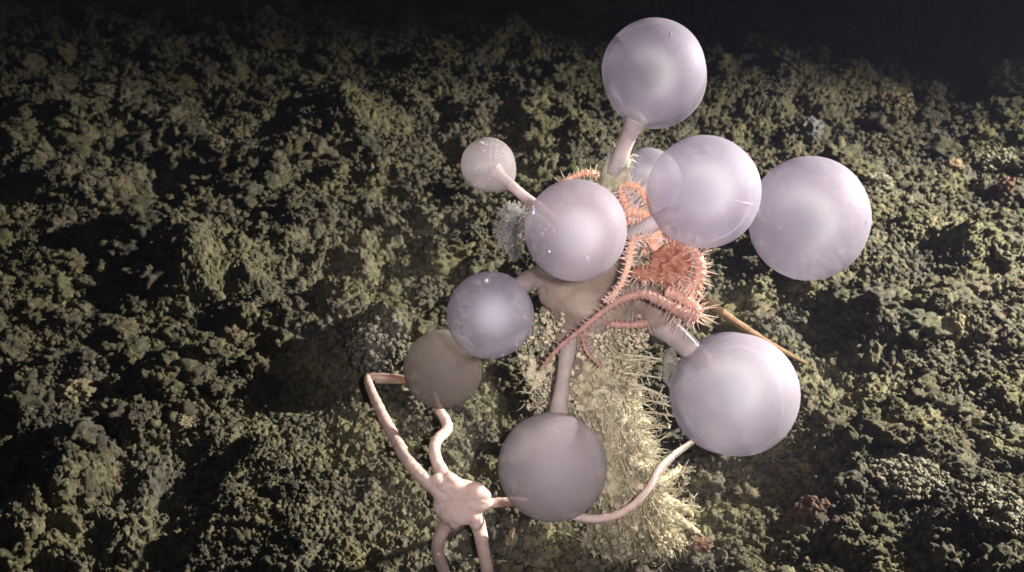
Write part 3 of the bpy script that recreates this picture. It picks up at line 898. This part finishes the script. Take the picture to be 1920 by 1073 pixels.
disc2 = [(P(1235, 445, 8.9), (.10, .08, .09), 1), (P(1215, 455, 8.9), (.10, .08, .08), 2), (P(1255, 460, 8.9), (.07, .06, .08), 3)]
arms2 = [
 (PP((1220, 445, 8.86), (1195, 405, 8.78), (1180, 392, 8.74), (1168, 372, 8.71), (1165, 352, 8.71), (1180, 346, 8.72), (1200, 356, 8.74), (1214, 380, 8.78), (1222, 405, 8.82)), .028, .024, .085, 8, .024),
 (PP((1172, 400, 8.78), (1190, 398, 8.74), (1208, 402, 8.76), (1222, 414, 8.80)), .034, .03, .055, 8, .022),
 (PP((1215, 450, 8.62), (1190, 448, 8.45), (1182, 470, 8.35), (1177, 500, 8.30), (1166, 530, 8.32), (1150, 553, 8.38), (1136, 566, 8.44)), .030, .010, .055, 7, .026),
 (PP((1180, 420, 8.95), (1150, 370, 9.0), (1126, 336, 8.95), (1112, 326, 8.9), (1090, 326, 8.88), (1066, 336, 8.85), (1045, 348, 8.85)), .035, .018, .065, 6, .034),
 (PP((1232, 430, 8.78), (1222, 445, 8.74), (1230, 468, 8.72), (1250, 474, 8.74), (1262, 456, 8.78)), .040, .032, .07, 9, .022),
]
star('brittle_star', 'pale salmon brittle star with white spines looped between the two upper right balls', 'brittle star',
     mat_tissue('salmon skin', (0.70, 0.33, 0.20), (0.82, 0.48, 0.33), 18, 0.3, 0.5, 0.3, 80, (0.08, 0.03, 0.02), 0.35), M_spine, disc2, arms2)

# slender tan arm reaching out over the bed on the right
g_end = on_ground(1512, 688)
e = empty('sea_whip', g_end)
tag(e, 'thin straight tan orange arm slanting down to the sediment behind the lower right ball', 'sea whip')
mb = MB()
a0 = P(1300, 545, 9.0)
pts = [a0, P(1345, 580, 9.5), P(1400, 618, 10.2), P(1455, 652, 11.0), g_end+Vector((0, 0, .02))]
mb.tube(pts, [.030, .034, .034, .030, .012], 10, 16, ripple=.07, ripple_len=.06)
mb.build('stalk', M_tan, e)

# ================================================================== SMOOTH PINK STAR
gz = on_ground(865, 1000)
e = empty('brittle_star', Vector((P(862, 940, 10.2).x, P(862, 940, 10.2).y, gz.z)))
tag(e, 'smooth pale pink brittle star standing on its arms on the grey sediment in front', 'brittle star')
mb = MB()
D = 9.9
def D_(x, y, dd=0): return P(x, y, D+dd)
def limb(pts, rads, rip=.0): mb.tube(pts, rads, 20, 16, ripple=rip, ripple_len=.026)
nrm = Vector((0, -.62, .78))
X1 = Vector((1, 0, 0)); Y1 = nrm.cross(X1).normalized()
rotd = Matrix((X1, Y1, nrm)).transposed()
mb.blob(D_(862, 942), (.215, .19, .062), rot=rotd, seg=40, rings=24)
def petal(pts, rads, fl=.75):
    q = [D_(x, y, dd) for (x, y, dd) in pts]
    for i in range(len(q)-1):
        for k in range(7):
            t = k/6; c = q[i].lerp(q[i+1], t) + nrm*.028; r = rads[i]+(rads[i+1]-rads[i])*t
            mb.blob(c, (r*.78, r*.78, .052), rot=rotd, seg=18, rings=12)
petal([(858, 932, .02), (838, 912, .0), (820, 902, .0)], [.10, .09, .075])
petal([(862, 930, .02), (852, 910, .0), (842, 898, .01)], [.10, .09, .07])
petal([(868, 935, .02), (892, 922, -.01), (908, 932, 0)], [.10, .10, .075])
petal([(872, 945, .02), (898, 948, -.01), (912, 945, 0)], [.10, .085, .06])
petal([(868, 950, .02), (886, 968, -.01), (893, 985, 0)], [.11, .085, .06])
petal([(860, 950, .02), (856, 968, -.02), (853, 984, 0)], [.10, .095, .06])
petal([(855, 945, .02), (840, 960, -.01), (838, 972, .02)], [.11, .095, .07])
petal([(845, 930, .02), (828, 930, .01), (826, 945, .03)], [.09, .08, .06])
for (x, y, rx, ry, dd) in [(846, 968, .022, .095, -.035), (858, 970, .022, .085, -.035), (869, 962, .020, .075, -.035), (905, 943, .05, .022, -.045), (826, 908, .05, .03, -.04), (846, 900, .045, .03, -.04), (885, 925, .06, .03, -.04), (900, 975, .03, .05, -.03)]:
    mb.blob(D_(x, y, dd), (rx, ry, .05), rot=rotd, seg=14, rings=10)
onA = on_ground(694, 712)
limb([D_(835, 930, .02), D_(808, 908, 0), D_(768, 868, .1), D_(738, 818, .5), D_(712, 768, .9), D_(693, 725, 1.35), P(690, 708, 11.5)], [.075, .058, .055, .052, .047, .041, .037], .04)
limb([P(690, 708, 11.5), P(706, 707, 11.45), P(730, 708, 11.35), P(758, 711, 11.2), P(800, 720, 11.1)], [.037, .037, .036, .033, .028], .2)
limb([D_(850, 915, .02), D_(832, 890, .02), D_(816, 856, .1), D_(818, 828, .2), D_(838, 805, .35), D_(834, 785, .45), D_(820, 764, .5), D_(812, 740, .55)], [.07, .054, .049, .047, .047, .043, .038, .033], .05)
limb([D_(895, 945, .02), D_(925, 943, .02), D_(975, 942, 0), D_(1040, 958, -.1), D_(1100, 972, -.25), D_(1150, 968, -.35), D_(1190, 945, -.4), D_(1218, 912, -.4), D_(1235, 880, -.35), D_(1262, 852, -.25), D_(1298, 826, -.15), D_(1330, 800, -.1)],
     [.06, .040, .038, .036, .034, .032, .029, .026, .024, .020, .014, .009], .05)
limb([D_(890, 965, .03), D_(900, 998, .05), D_(906, 1030, -.05), D_(914, 1075, -.2), D_(918, 1120, -.35)], [.075, .058, .052, .050, .047], .04)
limb([D_(848, 965, .03), D_(830, 996, .08), D_(821, 1022, .02), D_(824, 1050, -.1), D_(838, 1085, -.22), D_(842, 1110, -.3)], [.07, .056, .052, .050, .047, .045], .04)
pink = remesh(mb.build('body', M_pink, e), 0.0095, 2)
tx = bpy.data.textures.new('wrinkles', 'CLOUDS'); tx.noise_scale = 0.055; tx.noise_depth = 2
dm = pink.modifiers.new('wrinkles', 'DISPLACE'); dm.texture = tx; dm.strength = 0.009; dm.mid_level = 0.5; dm.texture_coords = 'GLOBAL'
# short teeth along the long right arm
mb = MB()
tp = [D_(1218, 912, -.4), D_(1235, 880, -.35), D_(1262, 852, -.25), D_(1298, 826, -.15)]
for k in range(40):
    t = k/39*3; i = min(int(t), 2); p = tp[i].lerp(tp[i+1], t-i); d = (tp[i+1]-tp[i]).normalized()
    o = Vector((.7, -.2, -.7)); o = (o-d*o.dot(d)).normalized(); r = .026*(1-t/6)
    mb.thin([p+o*r*.6, p+o*(r+.012)-d*.004, p+o*(r+.022)-d*.01], [.007, .005, .0015], 4)
for k in range(30):
    p = P(704+k*1.75, 714, 11.4-.005*k); mb.thin([p, p+Vector((0, -.01, -.03))], [.008, .002], 4)
mb.build('arm_spines', M_pink, e)

# ================================================================== SMALL NEIGHBOURS
def fuzzball(mb, c, r, n, L, rad):
    mb.blob(c, r*.8, seg=16, rings=12, amp=.3, freq=2, seed=c.x*7)
    for k in range(n):
        d = Vector(RNG.normal(size=3)).normalized(); p = c+d*r*.7; pts = [p]
        for q in range(3): d = (d+Vector(RNG.normal(size=3))*.35).normalized(); pts.append(pts[-1]+d*L/3)
        mb.thin(pts, [rad, rad*.8, rad*.9, rad*.4], 3)
        if k % 3 == 0: mb.blob(pts[-1], rad*2.0, seg=5, rings=3)
e = empty('bryozoan', P(965, 440, 9.0))
tag(e, 'glassy grey fuzzy double tuft hanging left of the central ball', 'bryozoan')
mb = MB(); fuzzball(mb, P(966, 408, 9.0), .085, 260, .07, .0035); mb.build('tuft', M_fuzz, e)
mb = MB(); fuzzball(mb, P(961, 438, 8.98), .095, 300, .08, .0035)
for k in range(40):
    p = P(965+RNG.normal()*5, 455+RNG.random()*12, 9.0); mb.thin([p, p+Vector((RNG.normal()*.02, 0, -.06)), p+Vector((RNG.normal()*.03, 0, -.11))], [.005, .004, .002], 3)
mb.build('tuft', M_fuzz, e)
mb = MB()
mb.tube([P(972, 412, 9.0), P(990, 400, 8.95), P(1010, 405, 9.0), P(1040, 430, 9.0)], [.012, .015, .015, .015], 6); mb.build('stalk', M_fuzz, e)

def twig(mb, p, d, L, r, depth_left, sp=.45):
    n = 8; pts = [p.copy()]
    for q in range(n):
        d = (d+mnoise.noise_vector(p*6)*.25+Vector(RNG.normal(size=3))*.08).normalized(); p = p+d*L/n; pts.append(p.copy())
    mb.thin(pts, [r*(1-.6*i/n) for i in range(n+1)], 4)
    if depth_left > 0:
        for q in range(1, n+1):
            for s in range(2):
                if RNG.random() < .65:
                    dd = (d*.6+Vector(RNG.normal(size=3))*sp*1.5).normalized()
                    twig(mb, pts[q], dd, L*RNG.uniform(.12, .26), r*.6, depth_left-1, sp)
e = empty('hydroid', P(1130, 690, 9.1))
tag(e, 'cluster of feathery cream hydroid twigs reaching right from the middle of the stem', 'hydroid')
for (x, y, dx, dz, L) in [(1120, 665, 1, .12, .42), (1125, 675, 1, -.02, .40), (1125, 690, 1, -.06, .42), (1120, 700, 1, .03, .36), (1130, 650, 1, .35, .32), (1130, 720, 1, -.15, .40), (1140, 745, 1, .25, .36),
                       (1150, 770, 1, .15, .34), (1150, 800, 1, -.1, .3), (1130, 730, 1, .2, .3)]:
    mb = MB(); twig(mb, P(x+48, y, 9.0+.0008*(y-650)), Vector((dx, RNG.normal()*.2, dz)).normalized(), L, .010, 2); mb.build('twig', M_fibre, e)
e = empty('hydroid', P(1240, 905, 10.0))
tag(e, 'small ragged hydroid tuft beside the thin pink arm at the foot of the stem', 'hydroid')
for (x, y, dx, dz, L) in [(1222, 915, 1, .7, .36), (1215, 930, 1, .25, .35), (1235, 945, 1, .0, .38), (1240, 925, .8, .5, .3), (1250, 960, 1, .1, .3)]:
    mb = MB(); twig(mb, P(x, y, 9.95), Vector((dx, RNG.normal()*.2, dz)).normalized(), L, .009, 2); mb.build('twig', M_fibre, e)

# clear shell on the mound
e = on_ground(692, 668)
mb = MB(); c = on_ground(692, 704, .16)
mb.blob(c, (.045, .04, .11), rot=Matrix.Rotation(.15, 3, 'Y'), seg=20, rings=14, amp=.2, freq=1.5, seed=3)
mb.tube([c+Vector((-.01, 0, -.1)), c+Vector((-.01, 0, -.24))], [.025, .012], 8)
tag(mb.build('tunicate', M_gel), 'small clear upright sac standing above the bend of the pink arm', 'tunicate')
# pale cloud of fluff under the dim ball
mb = MB()
for (x, y, r, s) in [(760, 742, .16, 1), (748, 730, .10, 2), (778, 765, .09, 3)]:
    g = on_ground(x, y, .05); mb.blob(g, (r, r, r*.8), seg=36, rings=24, amp=.55, freq=2.2, seed=s)
M_fluff = mat_tissue('pale fluff', (0.27, 0.26, 0.19), (0.42, 0.40, 0.30), 9, 0.15, 0.9, 0.9, 40, (0.04, 0.03, 0.02), 0.1)
fo = mb.build('fluff_clump', M_fluff)
tag(fo, 'soft pale fluffy clump half hidden under the dim grey ball', 'fluff clump')

# notable stones and clumps
def clump(name, px, py, r, mat, label, cat, sq=(1, 1, .8), amp=.45, lift=.3, hairs=0):
    g = on_ground(px, py, r*lift)
    mb = MB(); mb.blob(g, tuple(r*k for k in sq), seg=72, rings=44, amp=amp, freq=2.6, seed=px*.37)
    for i, vv in enumerate(mb.v):
        p = Vector(vv); mb.v[i] = (p + mnoise.noise_vector(p*13)*0.10*r + mnoise.noise_vector(p*34)*0.06*r + mnoise.noise_vector(p*80)*0.006)[:]
    for k in range(hairs):
        d = Vector(RNG.normal(size=3)).normalized(); d.z = abs(d.z); mb.thin([g+d*r*.7, g+d*r*1.25+Vector(RNG.normal(size=3))*.02], [.006, .002], 3)
    return tag(mb.build(name, mat), label, cat, 'loose stones on the sea floor' if name == 'stone' else None)
def mstone(name, c1, c2): return mat_tissue(name, c1, c2, 12, 0.0, 0.9, 0.9, 45, (0.04, 0.03, 0.02), 0.12)
def mound(name, px, py, r, mat, label, cat, n=420, flat=.5, tint=(1, 1, 1), hairs=120):
    g = on_ground(px, py, 0)
    q = RNG.normal(size=(n, 3)); q /= np.linalg.norm(q, axis=1)[:, None]; q *= (RNG.random(n)**.25)[:, None]
    lump = np.array([1+.5*mnoise.noise(Vector(v)*2.2+Vector((px, 0, 0))) for v in q]); q *= lump[:, None]*r
    q[:, 2] = np.abs(q[:, 2])*flat
    o = scatter(name, (q+np.array(g)).astype(np.float32), (r*(.02+.10*RNG.random(n)**2.6)).astype(np.float32), np.ones((n, 3), np.float32)*np.array(tint, np.float32), mat)
    return tag(o, label, cat)
M_rust = mstone('rust stone', (.10, .062, .048), (.20, .13, .10))
M_straw = mstone('straw stone', (.24, .20, .13), (.38, .33, .21))
M_ochre = mstone('ochre stone', (.32, .25, .15), (.44, .34, .21))
M_pale = mstone('pale stone', (.22, .205, .15), (.34, .315, .235))
M_grey = mstone('grey stone', (.18, .18, .165), (.27, .27, .25))
M_red = mstone('red stone', (.20, .11, .08), (.32, .21, .15))
mound('fluff_clump', 716, 676, .30, mstone('grey fluff', (.16, .15, .12), (.28, .262, .20)), 'grey fuzzy mound of sediment behind the bend of the pink arm, casting a black shadow', 'fluff clump', 1500, 1.15)
clump('stone', 1527, 975, .17, M_rust, 'rounded rust brown stone in the lower right sediment', 'stone', amp=.3)
clump('sponge_clump', 1903, 178, .42, M_pale, 'pale cream lump standing at the right edge of the far bed', 'sponge', sq=(1, .8, .75), amp=.35, hairs=40)
clump('stone', 1788, 318, .12, M_ochre, 'bright ochre pebble on the upper right bed', 'stone', amp=.25)
clump('stone', 343, 806, .10, M_straw, 'straw coloured lump alone on the fine grey sediment at left', 'stone', amp=.4)
clump('stone', 145, 750, .15, M_straw, 'brownish knobbly lump near the left edge with a rust patch beside it', 'stone', amp=.4, sq=(1.1, 1, .7))
clump('stone', 80, 545+90, .07, M_rust, 'flat little rust stone at the left edge below the dark hollow', 'stone', amp=.3, sq=(1.3, 1, .6))
mound('fluff_clump', 1668, 212, .30, mstone('olive lump', (.24, .20, .12), (.36, .31, .19)), 'dull olive domed lump on the far right bed', 'fluff clump', 700, .9)
clump('sponge_clump', 1515, 255, .20, M_grey, 'blurred grey lump on the far bed above the far right ball', 'sponge', amp=.3)
mound('fluff_clump', 1880, 315, .30, mstone('pale green lump', (.30, .30, .20), (.42, .41, .28)), 'pale green fuzzy lump near the right edge beside the ochre pebble', 'fluff clump', 700, .7)
clump('stone', 1640, 352, .16, M_pale, 'cream nodule just right of the far right ball', 'stone', sq=(1.3, 1, .7))
clump('stone', 1885, 358, .12, M_red, 'reddish pebble close to the right edge', 'stone', sq=(.8, .8, .9))
mound('fluff_clump', 1700, 893, .30, M_pale, 'broad pale fluffy cap on the lower right sediment', 'fluff clump', 900, .35)
clump('stone', 1755, 928, .06, mstone('lilac stone', (.34, .32, .36), (.44, .42, .46)), 'smooth lilac grey pebble below the broad pale cap', 'stone', sq=(1.3, 1, .6), amp=.15)
mound('fluff_clump', 1870, 968, .26, M_pale, 'pale ragged clump in the lower right corner', 'fluff clump', 700, .5)
clump('stone', 1785, 615, .13, M_straw, 'smooth straw coloured knob above the right hand ridge', 'stone', sq=(.9, .8, 1.1), amp=.2)
clump('stone', 1310, 1030, .06, M_red, 'crumbly orange fragment at the right of the sponge roots', 'stone', sq=(1.5, 1, .5), amp=.6)
clump('stone', 328, 465, .06, M_red, 'tiny red fragment on the left rise', 'stone', sq=(.8, .8, 1.3), amp=.3)
clump('stone', 410, 285, .11, M_straw, 'small ochre knob on the dim far left bed', 'stone', sq=(1.2, 1, .9), amp=.3)
clump('stone', 1250, 625, .1, M_straw, 'tan nodule seen between the orange arm and the stalk', 'stone', amp=.3)
clump('sponge_clump', 960, 1018, .07, M_straw, 'small curled yellow clump on the bed under the bottom ball', 'sponge', sq=(.7, .7, 1.4), amp=.5)

# ================================================================== WATER HAZE
mb = MB()
X0, X1_, Y0, Y1_, Z0, Z1_ = -48, 48, -12, 50, -4.0, 11.0
mb.v = [(x, y, z) for z in (Z0, Z1_) for (x, y) in ((X0, Y0), (X1_, Y0), (X1_, Y1_), (X0, Y1_))]
mb.f = [(0, 3, 2, 1), (4, 5, 6, 7), (0, 1, 5, 4), (1, 2, 6, 5), (2, 3, 7, 6), (3, 0, 4, 7)]
m, nt, out = new_mat('sea water')
pv_ = N(nt, 'ShaderNodeVolumePrincipled', inputs={'Color': (0.0095, 0.0098, 0.0145, 1), 'Density': 0.045, 'Anisotropy': 0.0})
nt.links.new(pv_.outputs[0], out.inputs['Volume'])
hz = mb.build('haze', m, None, smooth=False)
tag(hz, 'dim blue grey haze of the deep water round the whole scene', 'haze', kind='stuff')
